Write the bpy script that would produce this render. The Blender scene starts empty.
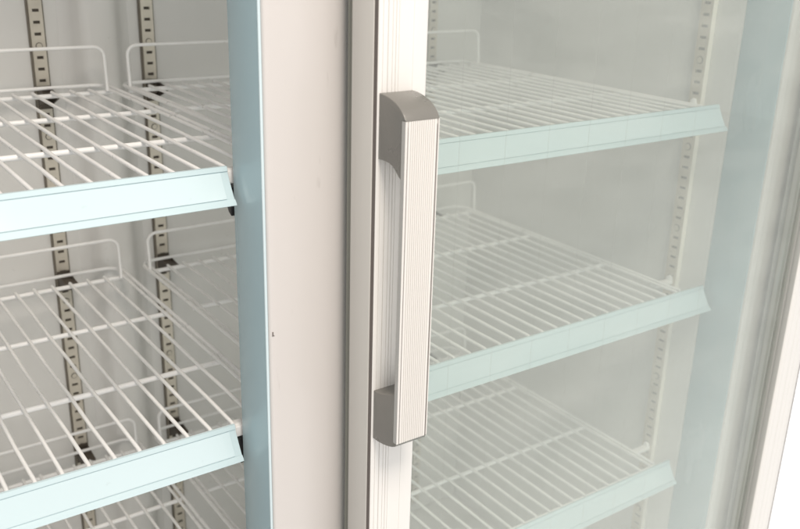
import bpy, bmesh, math, random
from mathutils import Vector, Matrix

random.seed(4)
scene = bpy.context.scene
C = scene.collection

# ------------------------------------------------------------------ camera
EYE = 1.42                      # height of the lens above the floor, metres
S = 0.8                         # the plan below is drawn in units of 0.8 m, measured from the lens
cam_data = bpy.data.cameras.new("camera")
cam = bpy.data.objects.new("camera", cam_data)
C.objects.link(cam)
right = Vector((0.81754412, -0.57523348, 0.02698251))
down = Vector((-0.17528577, -0.29320819, -0.93984246))
fwd = Vector((0.54854035, 0.76363303, -0.34054087))
m = Matrix((right, -down, -fwd)).transposed().to_4x4()
m.translation = Vector((0, 0, EYE))
cam.matrix_world = m
cam_data.sensor_width = 36
cam_data.lens = 904.396 / 800 * 36
cam_data.clip_start = 0.02
cam_data.clip_end = 100
cam_data.dof.use_dof = True
cam_data.dof.focus_distance = 0.96
cam_data.dof.aperture_fstop = 7.0
scene.camera = cam

# ------------------------------------------------------------------ world, lamps, exposure
world = bpy.data.worlds.new("World")
scene.world = world
world.use_nodes = True
bg = world.node_tree.nodes["Background"]
bg.inputs[0].default_value = (1.0, 0.995, 0.985, 1)
bg.inputs[1].default_value = 0.95


def lamp(name, loc, target, size, power, color):
    d = bpy.data.lights.new(name, 'AREA')
    d.shape = 'RECTANGLE'
    d.size, d.size_y = size
    d.energy = power
    d.color = color
    o = bpy.data.objects.new(name, d)
    C.objects.link(o)
    o.location = loc
    o.rotation_euler = (Vector(target) - Vector(loc)).to_track_quat('-Z', 'Y').to_euler()
    return o


key = lamp("key_softbox", (0.15, -0.80, 3.40), (0.45, 0.75, 1.05), (0.9, 0.9), 12.5, (1.0, 0.895, 0.79))
key.data.spread = math.radians(75)          # a grid on the softbox keeps its beam on the handle
lamp("overhead_softbox", (3.4, 2.3, 3.5), (3.4, 2.3, 0.0), (3.4, 3.0), 130, (1.0, 0.985, 0.96))  # unseen fill lamp, added to whiten the floor

scene.view_settings.view_transform = 'Standard'
scene.view_settings.look = 'None'
scene.view_settings.exposure = 0.0
scene.view_settings.gamma = 1.0
scene.render.engine = 'CYCLES'
scene.cycles.max_bounces = 14
scene.cycles.diffuse_bounces = 8
scene.cycles.transparent_max_bounces = 24


# ------------------------------------------------------------------ materials
def mat(name, color, rough=0.45, metallic=0.0, spec=0.5, var=0.03, var_scale=6.0, bump=0.0, bump_scale=400.0,
        rough_var=0.06, stretch=None, speck=0.0, coat=0.0):
    mt = bpy.data.materials.new(name)
    mt.use_nodes = True
    nt = mt.node_tree
    b = nt.nodes["Principled BSDF"]
    b.inputs["Roughness"].default_value = rough
    b.inputs["Metallic"].default_value = metallic
    b.inputs["Specular IOR Level"].default_value = spec
    b.inputs["Coat Weight"].default_value = coat
    tc = nt.nodes.new("ShaderNodeTexCoord")
    mp = nt.nodes.new("ShaderNodeMapping")
    if stretch:
        mp.inputs["Scale"].default_value = stretch
    nt.links.new(tc.outputs["Object"], mp.inputs["Vector"])
    n = nt.nodes.new("ShaderNodeTexNoise")
    n.inputs["Scale"].default_value = var_scale
    n.inputs["Detail"].default_value = 5
    nt.links.new(mp.outputs[0], n.inputs["Vector"])
    rmp = nt.nodes.new("ShaderNodeMapRange")
    rmp.inputs["From Min"].default_value = 0.3
    rmp.inputs["From Max"].default_value = 0.7
    rmp.inputs["To Min"].default_value = 1 - var
    rmp.inputs["To Max"].default_value = 1 + var
    nt.links.new(n.outputs["Fac"], rmp.inputs["Value"])
    mul = nt.nodes.new("ShaderNodeVectorMath")
    mul.operation = 'SCALE'
    mul.inputs[0].default_value = color
    nt.links.new(rmp.outputs[0], mul.inputs["Scale"])
    out = mul.outputs[0]
    if speck > 0:                       # small specks of dirt and scuffs
        n2 = nt.nodes.new("ShaderNodeTexNoise")
        n2.inputs["Scale"].default_value = 90
        n2.inputs["Detail"].default_value = 3
        nt.links.new(mp.outputs[0], n2.inputs["Vector"])
        r2 = nt.nodes.new("ShaderNodeMapRange")
        r2.inputs["From Min"].default_value = 0.70
        r2.inputs["From Max"].default_value = 0.78
        r2.inputs["To Min"].default_value = 0
        r2.inputs["To Max"].default_value = speck
        nt.links.new(n2.outputs["Fac"], r2.inputs["Value"])
        mx = nt.nodes.new("ShaderNodeMix")
        mx.data_type = 'RGBA'
        mx.inputs[7].default_value = (color[0] * .35, color[1] * .32, color[2] * .28, 1)
        nt.links.new(r2.outputs[0], mx.inputs[0])
        nt.links.new(out, mx.inputs[6])
        out = mx.outputs[2]
    nt.links.new(out, b.inputs["Base Color"])
    rr = nt.nodes.new("ShaderNodeMapRange")
    rr.inputs["From Min"].default_value = 0.3
    rr.inputs["From Max"].default_value = 0.7
    rr.inputs["To Min"].default_value = max(0.02, rough - rough_var)
    rr.inputs["To Max"].default_value = rough + rough_var
    nt.links.new(n.outputs["Fac"], rr.inputs["Value"])
    nt.links.new(rr.outputs[0], b.inputs["Roughness"])
    if bump > 0:
        n3 = nt.nodes.new("ShaderNodeTexNoise")
        n3.inputs["Scale"].default_value = bump_scale
        n3.inputs["Detail"].default_value = 2
        nt.links.new(mp.outputs[0], n3.inputs["Vector"])
        bp = nt.nodes.new("ShaderNodeBump")
        bp.inputs["Strength"].default_value = bump
        bp.inputs["Distance"].default_value = 0.001
        nt.links.new(n3.outputs["Fac"], bp.inputs["Height"])
        nt.links.new(bp.outputs[0], b.inputs["Normal"])
    return mt


M = {}
M['liner'] = mat("grey_white_liner", (0.625, 0.62, 0.60), 0.42, var=0.03, speck=0.25)
M['front'] = mat("white_coated_steel", (0.60, 0.570, 0.550), 0.30, var=0.02, stretch=(1, 1, 0.25), speck=0.15)
M['profile'] = mat("white_door_profile", (0.75, 0.73, 0.70), 0.33, var=0.02, stretch=(6, 6, 0.2), bump=0.03)
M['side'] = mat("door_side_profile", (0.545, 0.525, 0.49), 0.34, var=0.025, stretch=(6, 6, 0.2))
M['reveal'] = mat('grey_reveal_profile', (0.40, 0.395, 0.375), 0.4, var=0.02)
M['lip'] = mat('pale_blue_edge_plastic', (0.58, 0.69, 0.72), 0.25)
M['gasket'] = mat("grey_rubber_gasket", (0.17, 0.17, 0.145), 0.6, var=0.04)
M['blue'] = mat("blue_grey_plastic", (0.325, 0.435, 0.472), 0.24, var=0.03, stretch=(1, 1, 0.3), bump=0.04, bump_scale=60)
M['rail'] = mat("pale_blue_plastic", (0.535, 0.655, 0.685), 0.22, var=0.02)
M['label'] = mat("label_strip_plastic", (0.545, 0.66, 0.69), 0.15, var=0.02, speck=0.12, coat=0.3)
M['wire'] = mat("white_coated_wire", (0.79, 0.785, 0.775), 0.32, var=0.04, var_scale=30)
M['steel'] = mat("zinc_steel", (0.60, 0.555, 0.475), 0.38, metallic=0.45, var=0.09, var_scale=25, speck=0.6)
M['steel_white'] = mat("cream_painted_steel", (0.76, 0.73, 0.66), 0.40, var=0.05)
M['dark'] = mat("dark_slot_back", (0.07, 0.058, 0.045), 0.7)
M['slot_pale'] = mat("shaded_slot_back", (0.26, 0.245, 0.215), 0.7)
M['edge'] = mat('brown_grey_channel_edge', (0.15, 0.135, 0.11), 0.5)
M['clip'] = mat("dark_clip_steel", (0.085, 0.07, 0.055), 0.45, metallic=0.4, var=0.1)
M['black'] = mat("black_plastic", (0.012, 0.012, 0.013), 0.4)
M['cap'] = mat("grey_handle_plastic", (0.172, 0.165, 0.150), 0.30, var=0.05, var_scale=20, bump=0.16, bump_scale=900)
M['grip'] = mat("white_grip_profile", (0.70, 0.675, 0.64), 0.34, var=0.02, stretch=(6, 6, 0.2))
M['groove'] = mat("dark_brown_groove", (0.13, 0.11, 0.10), 0.6)
M['alu'] = mat("aluminium_spacer", (0.55, 0.55, 0.53), 0.35, metallic=0.8)
M['hair'] = mat("dark_wire_filament", (0.42, 0.42, 0.40), 0.5)
M['paper'] = mat("white_studio_paper", (0.86, 0.86, 0.86), 0.8, var=0.01)


def glass(name, tint):
    mt = bpy.data.materials.new(name)
    mt.use_nodes = True
    nt = mt.node_tree
    nt.nodes.remove(nt.nodes["Principled BSDF"])
    o = nt.nodes["Material Output"]
    t = nt.nodes.new("ShaderNodeBsdfTransparent")
    t.inputs[0].default_value = (*tint, 1)
    g = nt.nodes.new("ShaderNodeBsdfGlossy")
    g.inputs["Roughness"].default_value = 0.015
    g.inputs[0].default_value = (0.97, 1.0, 0.98, 1)
    f = nt.nodes.new("ShaderNodeFresnel")
    f.inputs[0].default_value = 1.5
    # the back side of a pane is handed 1/ior by the Fresnel node: keep it at the outside angle
    geo = nt.nodes.new("ShaderNodeNewGeometry")
    mr = nt.nodes.new("ShaderNodeMapRange")
    mr.inputs["To Min"].default_value = 1.5
    mr.inputs["To Max"].default_value = 1 / 1.5
    nt.links.new(geo.outputs["Backfacing"], mr.inputs["Value"])
    nt.links.new(mr.outputs[0], f.inputs[0])
    mx = nt.nodes.new("ShaderNodeMixShader")
    nt.links.new(f.outputs[0], mx.inputs[0])
    nt.links.new(t.outputs[0], mx.inputs[1])
    nt.links.new(g.outputs[0], mx.inputs[2])
    # a thin film of dust and wiping marks
    d = nt.nodes.new("ShaderNodeBsdfDiffuse")
    d.inputs[0].default_value = (0.85, 0.85, 0.82, 1)
    tc = nt.nodes.new("ShaderNodeTexCoord")
    mp = nt.nodes.new("ShaderNodeMapping")
    mp.inputs["Rotation"].default_value = (0, 0.5, 0)
    mp.inputs["Scale"].default_value = (3.0, 3.0, 9.0)
    n = nt.nodes.new("ShaderNodeTexNoise")
    n.inputs["Scale"].default_value = 2.2
    n.inputs["Detail"].default_value = 6
    n.inputs["Distortion"].default_value = 0.8
    r = nt.nodes.new("ShaderNodeMapRange")
    r.inputs["From Min"].default_value = 0.35
    r.inputs["From Max"].default_value = 0.75
    r.inputs["To Min"].default_value = 0.020
    r.inputs["To Max"].default_value = 0.050
    nt.links.new(tc.outputs["Object"], mp.inputs["Vector"])
    nt.links.new(mp.outputs[0], n.inputs["Vector"])
    nt.links.new(n.outputs["Fac"], r.inputs["Value"])
    m2 = nt.nodes.new("ShaderNodeMixShader")
    nt.links.new(r.outputs[0], m2.inputs[0])
    nt.links.new(mx.outputs[0], m2.inputs[1])
    nt.links.new(d.outputs[0], m2.inputs[2])
    nt.links.new(m2.outputs[0], o.inputs[0])
    return mt


M['glass'] = glass("clear_door_glass", (0.980, 0.989, 0.981))


# ------------------------------------------------------------------ mesh builder (all coordinates in plan units from the lens)
class MB:
    def __init__(self):
        self.bm = bmesh.new()
        self.mats = []

    def mi(self, key):
        if key is None:
            key = 'liner'
        if key not in self.mats:
            self.mats.append(key)
        return self.mats.index(key)

    def box(self, x0, x1, y0, y1, z0, z1, key=None, bevel=0.0, seg=2):
        b2 = bmesh.new()
        vs = [b2.verts.new(p) for p in ((x0, y0, z0), (x1, y0, z0), (x1, y1, z0), (x0, y1, z0),
                                        (x0, y0, z1), (x1, y0, z1), (x1, y1, z1), (x0, y1, z1))]
        for f in ((0, 3, 2, 1), (4, 5, 6, 7), (0, 1, 5, 4), (1, 2, 6, 5), (2, 3, 7, 6), (3, 0, 4, 7)):
            b2.faces.new([vs[i] for i in f])
        if bevel:
            bmesh.ops.bevel(b2, geom=list(b2.edges), offset=bevel, segments=seg, affect='EDGES', profile=0.5)
        self._merge(b2, key)
        return self

    def _merge(self, b2, key, smooth=False):
        i = self.mi(key)
        mp = {v: self.bm.verts.new(v.co) for v in b2.verts}
        for f in b2.faces:
            try:
                nf = self.bm.faces.new([mp[v] for v in f.verts])
                nf.material_index = i
                nf.smooth = smooth
            except ValueError:
                pass
        b2.free()

    def prism(self, poly, axis, a, b, key=None, smooth=False, caps=True, bevel=0.0):
        """extrude a closed 2-D outline along an axis: axis 0 -> outline is (y,z), 1 -> (x,z), 2 -> (x,y)"""
        def p3(p, t):
            return ((t, p[0], p[1]), (p[0], t, p[1]), (p[0], p[1], t))[axis]
        b2 = bmesh.new()
        A = [b2.verts.new(p3(p, a)) for p in poly]
        B = [b2.verts.new(p3(p, b)) for p in poly]
        n = len(poly)
        for i in range(n):
            b2.faces.new((A[i], A[(i + 1) % n], B[(i + 1) % n], B[i]))
        if caps:
            fa = b2.faces.new(A)
            fb = b2.faces.new(list(reversed(B)))
        bmesh.ops.recalc_face_normals(b2, faces=list(b2.faces))
        if bevel:
            ed = [e for e in b2.edges if len(e.link_faces) == 2 and (fa in e.link_faces or fb in e.link_faces)]
            bmesh.ops.bevel(b2, geom=ed, offset=bevel, segments=2, affect='EDGES', profile=0.5)
        self._merge(b2, key, smooth)
        return self

    def tube(self, pts, r, key=None, sides=10, closed=False):
        pts = [Vector(p) for p in pts]
        i = self.mi(key)
        n = len(pts)
        rings = []
        prev = None
        for k, p in enumerate(pts):
            if closed:
                t = (pts[(k + 1) % n] - pts[k - 1]).normalized()
            else:
                t = (pts[min(k + 1, n - 1)] - pts[max(k - 1, 0)]).normalized()
            if prev is None:
                ref = Vector((0, 0, 1)) if abs(t.z) < 0.9 else Vector((1, 0, 0))
                u = t.cross(ref).normalized()
            else:
                u = (prev - t * prev.dot(t)).normalized()
            prev = u
            w = t.cross(u)
            rings.append([self.bm.verts.new(p + r * (math.cos(2 * math.pi * j / sides) * u +
                                                     math.sin(2 * math.pi * j / sides) * w)) for j in range(sides)])
        for k in range(n if closed else n - 1):
            a, b = rings[k], rings[(k + 1) % n]
            for j in range(sides):
                f = self.bm.faces.new((a[j], a[(j + 1) % sides], b[(j + 1) % sides], b[j]))
                f.smooth = True
                f.material_index = i
        if not closed:
            for ring in (rings[0], rings[-1]):
                f = self.bm.faces.new(ring)
                f.material_index = i
        return self

    def build(self, name, parent=None, origin=(0, 0, 0)):
        """link as one mesh object; vertices become metres relative to the thing's base"""
        bmesh.ops.recalc_face_normals(self.bm, faces=list(self.bm.faces))
        o0 = Vector(origin)
        for v in self.bm.verts:
            v.co = (v.co - o0) * S
        me = bpy.data.meshes.new(name)
        self.bm.to_mesh(me)
        self.bm.free()
        me.polygons.foreach_set('use_smooth', [True] * len(me.polygons))
        me.set_sharp_from_angle(angle=math.radians(46))
        for k in self.mats:
            me.materials.append(M[k])
        ob = bpy.data.objects.new(name, me)
        C.objects.link(ob)
        if parent is not None:
            ob.parent = parent
        else:
            ob.location = world_of(origin)
        return ob


def world_of(p):
    return Vector((p[0] * S, p[1] * S, p[2] * S + EYE))


def tag(o, label, cat, group=None):
    o["label"] = label
    o["category"] = cat
    if group:
        o["group"] = group
    return o


def thing(name, label, cat, origin, group=None):
    o = bpy.data.objects.new(name, None)
    o.empty_display_size = 0.1
    C.objects.link(o)
    o.location = world_of(origin)
    return tag(o, label, cat, group)


def dup(root, offset, label):
    r = root.copy()
    C.objects.link(r)
    r.location = root.location + Vector(offset) * S
    r["label"] = label
    for ch in list(root.children):
        c = ch.copy()
        C.objects.link(c)
        c.parent = r
        for g in ch.children:
            d = g.copy()
            C.objects.link(d)
            d.parent = c
    return r


def arc(c, r, a0, a1, n=6):
    return [(c[0] + r * math.cos(math.radians(a0 + (a1 - a0) * i / n)),
             c[1] + r * math.sin(math.radians(a0 + (a1 - a0) * i / n))) for i in range(n + 1)]


# ------------------------------------------------------------------ setting: a white studio sweep
FLOOR = -EYE / S
fl = MB()
fl.box(-6, 9, -5, 6.0, FLOOR - 0.05, FLOOR, 'paper')
o = fl.build("floor", None, (0, 0, FLOOR))
o["kind"] = "structure"
bd = MB()
bd.box(-6, 9, 6.0, 6.05, FLOOR, 5, 'paper')
o = bd.build("backdrop", None, (0, 6.0, FLOOR))
o["kind"] = "structure"

# ------------------------------------------------------------------ the refrigerator cabinet
XL, XR = -0.416, 1.466            # inner faces of the side walls
XLO, XRO = -0.52, 1.575           # outer faces
YF, YB = 0.9135, 1.73             # cabinet front, back wall
ZB, ZT = -1.525, 0.66             # inner floor, inner ceiling
MX0, MX1, MYB = 0.463, 0.600, 0.9957
FO = (0.525, 1.30, FLOOR)
fridge = thing("display_refrigerator", "white double width upright display refrigerator with a grey capped handle on its glass door",
               "refrigerator", FO)


def fpart(mb, name, parent=None):
    return mb.build(name, parent or fridge, FO)


b = MB(); b.box(XLO, XRO, YB, YB + 0.09, FLOOR + 0.03, ZT + 0.30, 'liner'); fpart(b, "back_panel")
b = MB(); b.box(XLO, XL, YF, YB - 0.0003, ZB - 0.02, ZT, 'front', 0.003); fpart(b, "side_panel")
b = MB(); b.box(XR, XRO, YF, YB - 0.0003, ZB - 0.02, ZT, 'front', 0.003); fpart(b, "side_panel")
b = MB(); b.box(XLO, XRO, YF, YB - 0.0003, ZT + 0.0003, ZT + 0.30, 'front', 0.003); fpart(b, "canopy")
b = MB(); b.box(XL + 0.0004, XR - 0.0004, YF + 0.001, YB - 0.0003, ZB - 0.10, ZB, 'liner', 0.002); fpart(b, "base_panel")
b = MB(); b.box(XLO, XRO, YF + 0.02, YB - 0.0003, FLOOR, ZB - 0.1005, 'front', 0.003); fpart(b, "plinth")

# inner liner sheets of the side walls, a shade greyer than the front
for x0, x1 in ((XL, XL + 0.0035), (XR - 0.0035, XR - 0.0001)):
    b = MB(); b.box(x0, x1, 1.006, YB - 0.0006, ZB + 0.0005, ZT - 0.0005, 'liner'); fpart(b, "side_liner")

# pressed channel covering the seam of the back wall
b = MB()
ch = [(0.466, YB - 0.0002)] + [(0.478, YB - 0.004), (0.488, YB - 0.014), (0.496, YB - 0.027), (0.505, YB - 0.034), (0.516, YB - 0.037),
      (0.545, YB - 0.037), (0.556, YB - 0.034), (0.565, YB - 0.027), (0.573, YB - 0.014), (0.583, YB - 0.004), (0.595, YB - 0.0002)]
b.prism(ch, 2, ZB + 0.001, ZT - 0.001, 'liner', smooth=True)
fpart(b, "back_channel")

# mullion between the two door openings
b = MB()
mo = [(MX0, MYB), (MX0, YF + 0.0040), (MX0 + 0.0008, YF + 0.0017), (MX0 + 0.0023, YF + 0.0005), (MX0 + 0.0048, YF)]
mo += [(MX0 + 0.0048 + 0.096 * k / 16, YF + 0.0080 * max(0, (k - 4) / 12) ** 2.2) for k in range(1, 17)]
mo += [(0.5700, YF + 0.0098), (0.5760, YF + 0.0125), (MX1, YF + 0.0200), (MX1, MYB)]
b.prism(mo, 2, ZB + 0.0005, ZT - 0.0005, 'front')
mull = fpart(b, "mullion")
b = MB(); b.box(MX0 - 0.0032, MX0 - 0.0002, YF + 0.0065, MYB + 0.001, ZB + 0.001, ZT - 0.001, 'blue', 0.0012); fpart(b, "breaker_strip", mull)
b = MB(); b.box(MX1 + 0.0002, MX1 + 0.0032, YF + 0.0065, MYB + 0.001, ZB + 0.001, ZT - 0.001, 'blue', 0.0012); fpart(b, "breaker_strip", mull)
b = MB(); b.box(MX0 - 0.0036, MX0 - 0.0002, YF + 0.0036, YF + 0.0063, ZB + 0.001, ZT - 0.001, 'lip', 0.0007); fpart(b, "edge_lip", mull)  # pale strip painting the highlight on the mullion's rounded edge
b = MB(); b.box(0.4662, 0.4676, YF - 0.0004, YF + 0.0009, -0.4655, -0.4605, 'groove')
b.box(0.4660, 0.4690, YF - 0.0004, YF + 0.0007, -0.4660, -0.4652, 'groove'); fpart(b, "paint_chip", mull)
# breaker strips on the side walls
for x0, x1 in ((XL, XL + 0.0032), (XR - 0.0032, XR - 0.0001)):
    b = MB(); b.box(x0, x1, YF + 0.0045, 1.0055, ZB + 0.001, ZT - 0.001, 'blue', 0.0012); fpart(b, "breaker_strip")


# slotted shelf standards
def standard(mb, put, z0, z1, w=0.023, dpt=0.0095, face='steel', back='dark', pitch=0.0205, phase=0.0):
    """put(a, h, z): a across the strip, h height above the wall"""
    i = mb.mi(face)
    j = mb.mi(back)
    bm = mb.bm

    def quad(pts, k):
        f = bm.faces.new([bm.verts.new(put(*p)) for p in pts])
        f.material_index = k
    hw = w / 2
    s = w * 0.25               # half width of a slot
    sh = pitch * 0.26          # slot height
    # side walls of the channel
    for a in (-hw, hw):
        quad(((a, 0.0003, z0), (a, dpt, z0), (a, dpt, z1), (a, 0.0003, z1)), i)
    if face == 'steel_white':
        i = mb.mi('steel')
    # face strips left and right of the slots
    for a0, a1 in ((-hw, -s), (s, hw)):
        quad(((a0, dpt, z0), (a1, dpt, z0), (a1, dpt, z1), (a0, dpt, z1)), i)
    z = z0 + phase
    last = z0
    n = 0
    while z + sh < z1:
        quad(((-s, dpt, last), (s, dpt, last), (s, dpt, z), (-s, dpt, z)), i)
        for a in (-s, s):
            quad(((a, dpt, z), (a, dpt - 0.003, z), (a, dpt - 0.003, z + sh), (a, dpt, z + sh)), i)
        quad(((-s, dpt, z), (-s, dpt - 0.003, z), (s, dpt - 0.003, z), (s, dpt, z)), i)
        quad(((-s, dpt, z + sh), (-s, dpt - 0.003, z + sh), (s, dpt - 0.003, z + sh), (s, dpt, z + sh)), i)
        last = z + sh
        n += 1
        if n % 7 == 0:
            for rad, hh, k in ((w * 0.27, dpt + 0.0004, j), (w * 0.22, dpt + 0.0016, i)):
                quad([(rad * math.cos(q * math.pi / 6), hh, z + pitch + sh / 2 + rad * math.sin(q * math.pi / 6)) for q in range(12)], k)
        z += pitch if n % 7 else pitch * 2
    quad(((-s, dpt, last), (s, dpt, last), (s, dpt, z1), (-s, dpt, z1)), i)
    # dark inside of the channel
    quad(((-hw, dpt - 0.0032, z0), (hw, dpt - 0.0032, z0), (hw, dpt - 0.0032, z1), (-hw, dpt - 0.0032, z1)), j)


SZ0, SZ1 = ZB + 0.03, ZT - 0.03
for xc in (-0.26, 0.428, 0.630, 1.312):
    b = MB()
    standard(b, lambda a, h, z, xc=xc: (xc + a, YB - h, z), SZ0, SZ1)
    # dark shadow gap plates either side, standing in for the shade beside the channel
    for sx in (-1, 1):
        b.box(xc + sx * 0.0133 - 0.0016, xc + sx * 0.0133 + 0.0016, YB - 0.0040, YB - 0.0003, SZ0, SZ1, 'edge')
    fpart(b, "shelf_standard")
for yc in (1.078,):
    b = MB()
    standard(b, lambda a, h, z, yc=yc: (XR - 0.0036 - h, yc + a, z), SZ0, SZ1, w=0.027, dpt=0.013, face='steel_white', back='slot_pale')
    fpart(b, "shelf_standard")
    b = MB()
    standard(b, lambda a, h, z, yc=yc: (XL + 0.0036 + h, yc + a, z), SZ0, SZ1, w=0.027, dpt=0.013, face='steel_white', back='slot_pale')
    fpart(b, "shelf_standard")

# ------------------------------------------------------------------ the glass door of the right-hand bay
DX0, DX1 = 0.5705, 1.584          # outer edges of the door
DYF, DYB = 0.8466, 0.9005         # door front and back
SW = 0.0690                       # stile width
DZ0, DZ1 = ZB - 0.05, ZT + 0.05


def stile_outline(xa, xb, grooves, inner_right):
    """plan outline of a stile from xa (left) to xb, with fine V grooves in its front"""
    pts = []
    pts += [(xa, DYB), (xa, DYF + 0.0042), (xa + 0.0014, DYF + 0.0040), (xa + 0.0014, DYF + 0.0028), (xa, DYF + 0.0022), (xa, DYF + 0.0008), (xa + 0.0008, DYF)]
    for g, w, d in grooves:
        pts += [(xa + g - w, DYF), (xa + g, DYF + d), (xa + g + w, DYF)]
    pts += [(xb - 0.0042, DYF), (xb - 0.0008, DYF + 0.0016), (xb, DYF + 0.0036), (xb, DYB)]
    return pts


gl = [(0.0060, 0.0006, 0.0012), (0.0128, 0.0008, 0.0020), (0.0190, 0.0006, 0.0012), (0.0235, 0.0007, 0.0015), (0.0275, 0.0005, 0.0010), (0.0475, 0.0004, 0.0006)]
gr = [(0.012, 0.0006, 0.0010), (0.030, 0.0007, 0.0014), (0.045, 0.0005, 0.0008), (0.060, 0.0006, 0.0010)]
b = MB()
b.prism(stile_outline(DX0, DX0 + SW, gl, True), 2, DZ0, DZ1, 'profile')
# right stile: ribbed inner reveal facing the glass
x1 = DX1
xi = DX1 - 0.0725
pr = [(xi, DYB), (xi, DYB - 0.006), (xi + 0.0016, DYB - 0.007), (xi + 0.0016, DYB - 0.0105), (xi, DYB - 0.0115), (xi, DYB - 0.021),
      (xi + 0.002, DYB - 0.022), (xi + 0.002, DYB - 0.025), (xi, DYB - 0.026), (xi, DYB - 0.037), (xi + 0.0016, DYB - 0.038),
      (xi + 0.0016, DYB - 0.0405), (xi, DYB - 0.0415), (xi, DYF + 0.003), (xi + 0.0025, DYF + 0.0005), (xi + 0.004, DYF)]
for g, w, d in gr:
    pr += [(xi + g - w, DYF), (xi + g, DYF + d), (xi + g + w, DYF)]
pr += [(x1 - 0.003, DYF), (x1 - 0.0006, DYF + 0.0012), (x1, DYF + 0.0036), (x1, DYB)]
b.prism(pr, 2, DZ0, DZ1, 'profile')
for f in b.bm.faces:                 # the reveal facing the glass is bare grey profile
    c = f.calc_center_median()
    if xi - 0.001 < c.x < xi + 0.0028 and c.y > DYF + 0.004:
        f.material_index = b.mi('reveal')
for z0, z1 in ((DZ0, DZ0 + 0.07), (DZ1 - 0.07, DZ1)):
    b.box(DX0 + SW + 0.0003, xi - 0.0003, DYF + 0.0008, DYB - 0.0005, z0 + 0.0003, z1 - 0.0003, 'profile', 0.003)
door = fpart(b, "glass_door")
# grey side trim on the left edge of the door, and a dark strip painting the groove's shadow beside the front profile
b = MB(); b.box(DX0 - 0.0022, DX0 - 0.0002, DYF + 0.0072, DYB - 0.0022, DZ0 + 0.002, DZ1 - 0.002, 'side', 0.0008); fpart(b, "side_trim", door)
b = MB(); b.box(DX0 - 0.0008, DX0 - 0.0002, DYF + 0.0010, DYF + 0.0070, DZ0 + 0.001, DZ1 - 0.001, 'groove')
b.box(x1 - 0.0022, x1 - 0.0004, DYF - 0.0004, DYF + 0.0014, DZ0 + 0.001, DZ1 - 0.001, 'groove'); fpart(b, "seam", door)
# gasket between door and cabinet
b = MB()
for x0, x1 in ((DX0 + 0.0004, DX0 + 0.022), (xi + 0.030, xi + 0.052)):
    b.prism([(x0, DYB + 0.0003), (x0 - 0.0006, DYB + 0.0035), (x0 + 0.0012, DYB + 0.0065), (x0 - 0.0004, DYB + 0.0095), (x0 + 0.002, YF - 0.0004),
             (x1 - 0.002, YF - 0.0004), (x1 + 0.0006, DYB + 0.0065), (x1, DYB + 0.0003)], 2, DZ0 + 0.003, DZ1 - 0.003, 'gasket')
fpart(b, "gasket", door)
GX0, GX1 = DX0 + SW - 0.006, xi + 0.006
GZ0, GZ1 = DZ0 + 0.065, DZ1 - 0.065
GXa, GXb = DX0 + SW + 0.0003, xi - 0.0003
GZa, GZb = DZ0 + 0.0705, DZ1 - 0.0705
b = MB(); b.box(GXa, GXb, 0.8650, 0.8700, GZa, GZb, 'glass'); fpart(b, "glass_pane", door)
b = MB(); b.box(GXa, GXb, 0.8860, 0.8910, GZa, GZb, 'glass'); fpart(b, "glass_pane", door)
b = MB()
for x0, x1 in ((GXa, GXa + 0.009), (GXb - 0.0070, GXb)):
    b.box(x0, x1, 0.8702, 0.8858, GZa, GZb, 'alu', 0.001)
for z0, z1 in ((GZa, GZa + 0.012), (GZb - 0.012, GZb)):
    b.box(GXa + 0.0095, GXb - 0.0095, 0.8702, 0.8858, z0, z1, 'alu', 0.001)
fpart(b, "spacer", door)
b = MB()
for k in range(11):
    x = 0.712 + 0.0777 * k
    if x < GXb - 0.02:
        b.box(x - 0.00008, x + 0.00008, 0.8701, 0.8703, GZa + 0.013, GZb - 0.013, 'hair')
fpart(b, "heating_wires", door)

# ------------------------------------------------------------------ the door handle
HX0, HX1 = 0.5725, 0.6200
top_cap = [(DYF - 0.0002, -0.1658), (0.8410, -0.1660), (0.8355, -0.1665), (0.8300, -0.1674), (0.8245, -0.1686), (0.8190, -0.1702), (0.8137, -0.1723), (0.8086, -0.1749),
           (0.8040, -0.1779), (0.8000, -0.1813), (0.7968, -0.1850), (0.7944, -0.1892), (0.8012, -0.1892), (0.8012, -0.2560), (0.8050, -0.2540), (0.8105, -0.2490), (0.8165, -0.2448), (0.8237, -0.2420), (0.8340, -0.2412), (DYF - 0.0002, -0.2415)]
bot_cap = [(DYF - 0.0002, -0.5405), (0.8360, -0.5400), (0.8261, -0.5370), (0.8170, -0.5332), (0.8088, -0.5298), (0.8012, -0.5262),
           (0.8012, -0.5920), (0.7952, -0.5935), (0.7975, -0.5975), (0.8037, -0.6010), (0.8120, -0.6040), (0.8235, -0.6070), (0.8350, -0.6088), (DYF - 0.0002, -0.6092)]
hb = MB()
hb.box(HX0 + 0.034, HX1 - 0.002, DYF - 0.0022, DYF - 0.0002, -0.60, -0.18, 'profile', 0.0006)
handle = fpart(hb, "door_handle")
for prof in (top_cap, bot_cap):
    b = MB()
    b.prism(prof, 0, HX0, HX1, 'cap', bevel=0.0011)
    fpart(b, "end_cap", handle)
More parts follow.
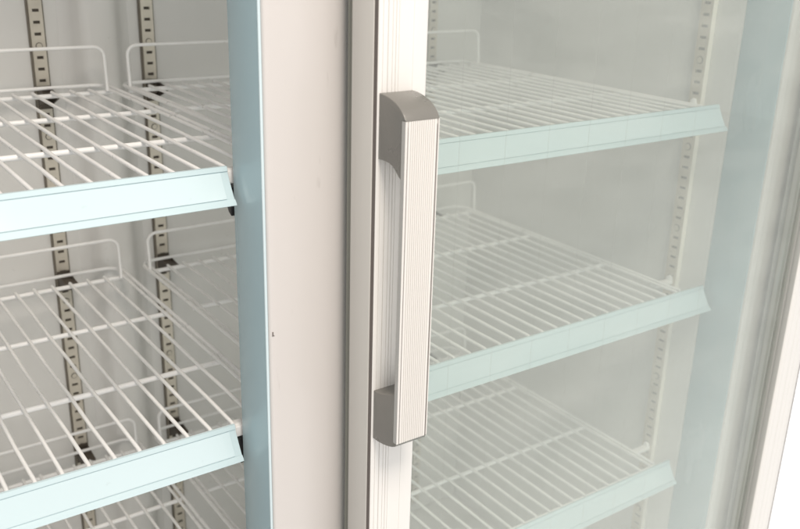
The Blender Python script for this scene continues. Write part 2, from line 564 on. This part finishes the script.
# grip: a flat extruded bar with fine ribs on its face and a raised lip along each edge
g0, g1 = HX0, 0.6195
YH, YG = 0.7938, 0.8008
gp = [(g0, YG), (g0, YH), (g0 + 0.0030, YH), (g0 + 0.0030, YH + 0.0016), (g0 + 0.0042, YH + 0.0016), (g0 + 0.0042, YH)]
n = 13
xa, xb = g0 + 0.0048, g1 - 0.0046
for k in range(1, n):
    x = xa + (xb - xa) * k / n
    gp += [(x - 0.00055, YH), (x, YH + 0.0014), (x + 0.00055, YH)]
gp += [(g1 - 0.0038, YH), (g1 - 0.0038, YH + 0.0024), (g1 - 0.0014, YH + 0.0024), (g1 - 0.0014, YH + 0.0004), (g1, YH + 0.0004), (g1, YG)]
b = MB()
b.prism(gp, 2, -0.5925, -0.1896, 'grip')
for f in b.bm.faces:                 # the left side of the grip is grey
    if abs(f.calc_center_median().x - g0) < 1e-5:
        f.material_index = b.mi('reveal')
b.box(g1 - 0.0036, g1 - 0.0016, YH + 0.0019, YH + 0.0023, -0.592, -0.1955, 'groove')
b.box(g0 + 0.0031, g0 + 0.0041, YH + 0.0012, YH + 0.0015, -0.592, -0.1955, 'groove')
fpart(b, "grip", handle)

# ------------------------------------------------------------------ wire shelves
WR, CR = 0.0028, 0.0041           # deck wire and crossbar radius


def wire_shelf(label, x0, x1, r0, r1, z, group, label_gap, inset=0.0):
    """x0..x1 deck, r0..r1 price rail"""
    org = ((x0 + x1) / 2, 1.34, z)
    t = thing("wire_shelf", label, "shelf", org, group)
    n = round((x1 - x0 - 0.02) / 0.0326)
    b = MB()
    for k in range(n + 1):
        x = x0 + 0.010 + (x1 - x0 - 0.020) * k / n
        b.tube([(x, 1.0035, z - 0.0155), (x, 1.0045, z - 0.006), (x, 1.007, z - 0.0015), (x, 1.012, z)] +
               [(x + random.uniform(-.0009, .0009), yy, z + random.uniform(-.0004, .0004)) for yy in (1.10, 1.205, 1.32, 1.43, 1.54)] + [(x, 1.648, z)], WR, 'wire', 8)
    b.build("deck_wires", t, org)
    for y in (1.0115, 1.205, 1.43, 1.645):
        b = MB()
        b.tube([(x0 + 0.002, y, z - WR - CR + 0.0008), (x1 - 0.002, y, z - WR - CR + 0.0008)], CR, 'wire', 10)
        b.build("cross_bar", t, org)
    # rod round the back and the two sides
    xa, xb, yb, r = x0, x1, 1.690, 0.032
    zz = z + 0.001
    pts = [(xb, 1.010, zz), (xb, 1.3, zz)] + [(p[0], p[1], zz) for p in arc((xb - r, yb - r), r, 0, 90)]
    pts += [(p[0], p[1], zz) for p in arc((xa + r, yb - r), r, 90, 180)] + [(xa, 1.3, zz), (xa, 1.010, zz)]
    b = MB(); b.tube(pts, 0.0033, 'wire', 10); b.build("frame_rod", t, org)
    # upright guard along the back edge
    gy, h, r = 1.633, 0.076, 0.018
    ga, gb = xa + 0.001 + inset, xb - 0.001 - inset
    pts = [(ga, gy, z - 0.002)] + [(p[0], gy + 0.004, p[1]) for p in arc((ga + r, z + h - r), r, 180, 90)]
    pts += [(p[0], gy + 0.004, p[1]) for p in arc((gb - r, z + h - r), r, 90, 0)] + [(gb, gy, z - 0.002)]
    b = MB(); b.tube(pts, 0.0031, 'wire', 10); b.build("back_guard", t, org)
    # price rail along the front: sloping channel with a lip above and below
    zr = z + 0.0040
    prof = [(1.0025, zr), (0.9992, zr - 0.0002), (0.9968, zr - 0.0058), (0.9980, zr - 0.0064), (0.9937, zr - 0.0150), (0.9889, zr - 0.0235), (0.9841, zr - 0.0310), (0.9800, zr - 0.0372),
            (0.9788, zr - 0.0366), (0.9748, zr - 0.0405), (0.9735, zr - 0.0432), (0.9752, zr - 0.0442), (0.9830, zr - 0.0388), (0.9888, zr - 0.0318), (0.9938, zr - 0.0235), (0.9978, zr - 0.0150), (1.0010, zr - 0.0060)]
    b = MB(); b.prism(prof, 0, r0, r1, 'rail', bevel=0.0003); rail = b.build("price_rail", t, org)
    lp = [(0.9977, zr - 0.0072), (0.9932, zr - 0.0150), (0.9883, zr - 0.0235), (0.9839, zr - 0.0307), (0.9806, zr - 0.0362),
          (0.9796, zr - 0.0357), (0.9830, zr - 0.0302), (0.9874, zr - 0.0230), (0.9922, zr - 0.0146), (0.9966, zr - 0.0068)]
    b = MB(); b.prism(lp, 0, r0 + label_gap, r1 - label_gap, 'label'); b.build("label_strip", rail, org)
    # folded lug closing the corner of the shelf beside the mullion
    xl = r1 + 0.0008 if x0 < 0.2 else r0 - 0.0208
    b = MB(); b.box(xl, xl + 0.020, 1.0040, 1.0240, z - 0.0195, z - 0.0035, 'wire', 0.0015); b.build("corner_lug", t, org)
    return t


Z1, Z2, Z3, Z4 = -0.2725, -0.630, -1.0165, -1.39
GL = "white wire shelves in the open left bay"
GR = "white wire shelves behind the closed glass door"
l1 = wire_shelf("upper white wire shelf with blue price rail in the open left bay", -0.366, 0.5300, -0.385, 0.4535, Z1, GL, 0.010, 0.013)
dup(l1, (-0.003, 0, Z2 - Z1), "middle wire shelf in the open left bay, its rail reaching the lower left corner")
dup(l1, (0.0, 0, Z3 - Z1), "lower wire shelf in the open left bay, seen below the second blue rail")
r1 = wire_shelf("upper white wire shelf behind the glass door, beside the top of the grey handle", 0.583, 1.407, 0.612, 1.443, Z1, GR, 0.0015)
r1.location.x += -0.026 * S
r2 = dup(r1, (0.013, 0, Z2 - Z1), "middle wire shelf behind the glass door, level with the lower end of the handle")
for ch in r2.children:              # its price rail sits further right on the deck than the others
    if ch.name.startswith("price_rail"):
        ch.location.x += 0.021 * S
dup(r1, (0.009, 0, Z3 - Z1), "lower wire shelf behind the glass door, its mint rail at the bottom of the photo")

# ------------------------------------------------------------------ shelf clips hooked into the standards
def back_clip(xc, z, label, group="dark clips under the wire shelves on the back wall"):
    org = (xc, YB - 0.0100, z)
    b = MB()
    y0 = YB - 0.0098
    b.box(xc - 0.0125, xc + 0.0125, y0 - 0.003, y0, z - 0.042, z - 0.0005, 'clip', 0.0008)
    b.prism([(y0 - 0.003, z - 0.0040), (y0 - 0.052, z - 0.0100), (y0 - 0.054, z - 0.0165), (y0 - 0.003, z - 0.036)], 0, xc - 0.0115, xc - 0.0085, 'clip')
    b.prism([(y0 - 0.003, z - 0.0040), (y0 - 0.052, z - 0.0100), (y0 - 0.054, z - 0.0165), (y0 - 0.003, z - 0.036)], 0, xc + 0.0085, xc + 0.0115, 'clip')
    b.box(xc - 0.0115, xc + 0.0115, y0 - 0.055, y0 - 0.003, z - 0.0120, z - 0.0096, 'clip')
    o = b.build("shelf_clip", None, org)
    return tag(o, label, "clip", group)


def back_clip_copy(src, dx, dz, label):
    o = src.copy()
    C.objects.link(o)
    o.location = src.location + Vector((dx * S, 0, dz * S))
    o["label"] = label
    return o


c1 = back_clip(0.428, Z1 + 0.001, "dark clip on the left metal standard, under the upper shelf of the open bay")
back_clip_copy(c1, 0, Z2 - Z1, "dark clip on the left metal standard, under the middle shelf of the open bay")
back_clip_copy(c1, 0, Z3 - Z1, "dark clip on the left metal standard, seen just above the second blue rail")
back_clip_copy(c1, 0.202, 0, "dark clip on the second metal standard, above the upper blue rail beside the mullion")
back_clip_copy(c1, 0.202, Z2 - Z1, "dark clip on the second metal standard, just below the upper blue rail")
back_clip_copy(c1, 0.202, Z3 - Z1, "dark clip on the second metal standard, touching the second blue rail's top edge")
back_clip_copy(c1, 0.884, 0, "dark clip on the back wall behind the glass door, under the upper shelf")
back_clip_copy(c1, 0.884, Z2 - Z1, "dark clip on the back wall behind the glass door, under the middle shelf")
back_clip_copy(c1, 0.884, Z3 - Z1, "dark clip on the back wall behind the glass door, under the lower shelf")


def front_bracket(z, label):
    org = (0.478, 1.02, z)
    b = MB()
    b.prism([(1.0065, z - 0.026), (1.026, z - 0.026), (1.026, z - 0.034), (1.012, z - 0.058), (1.0045, z - 0.062)], 0, 0.459, 0.489, 'black', bevel=0.001)
    return tag(b.build("corner_bracket", None, org), label, "bracket", "black brackets behind the mullion")


k1 = front_bracket(Z1, "black corner bracket between the upper blue rail's end and the blue mullion side")
back_clip_copy(k1, 0, Z2 - Z1, "black corner bracket between the second blue rail's end and the blue mullion side")


def wall_clip(z, label):
    org = (XR - 0.0146, 1.078, z)
    b = MB()
    b.box(1.399, XR - 0.0152, 1.070, 1.086, z - 0.0160, z - 0.0098, 'wire', 0.001)
    b.prism([(1.070, z - 0.0160), (1.086, z - 0.0160), (1.084, z - 0.003), (1.079, z + 0.001), (1.073, z - 0.001)], 0, XR - 0.0210, XR - 0.0155, 'wire', bevel=0.0006)
    return tag(b.build("wall_clip", None, org), label, "clip", "pale clips on the right wall standard")


w1 = wall_clip(Z1, "pale clip on the right wall standard, holding the upper shelf behind the glass")
back_clip_copy(w1, 0, Z2 - Z1, "pale clip on the right wall standard, holding the middle shelf behind the glass")
back_clip_copy(w1, 0, Z3 - Z1, "pale clip on the right wall standard, holding the lower shelf behind the glass")
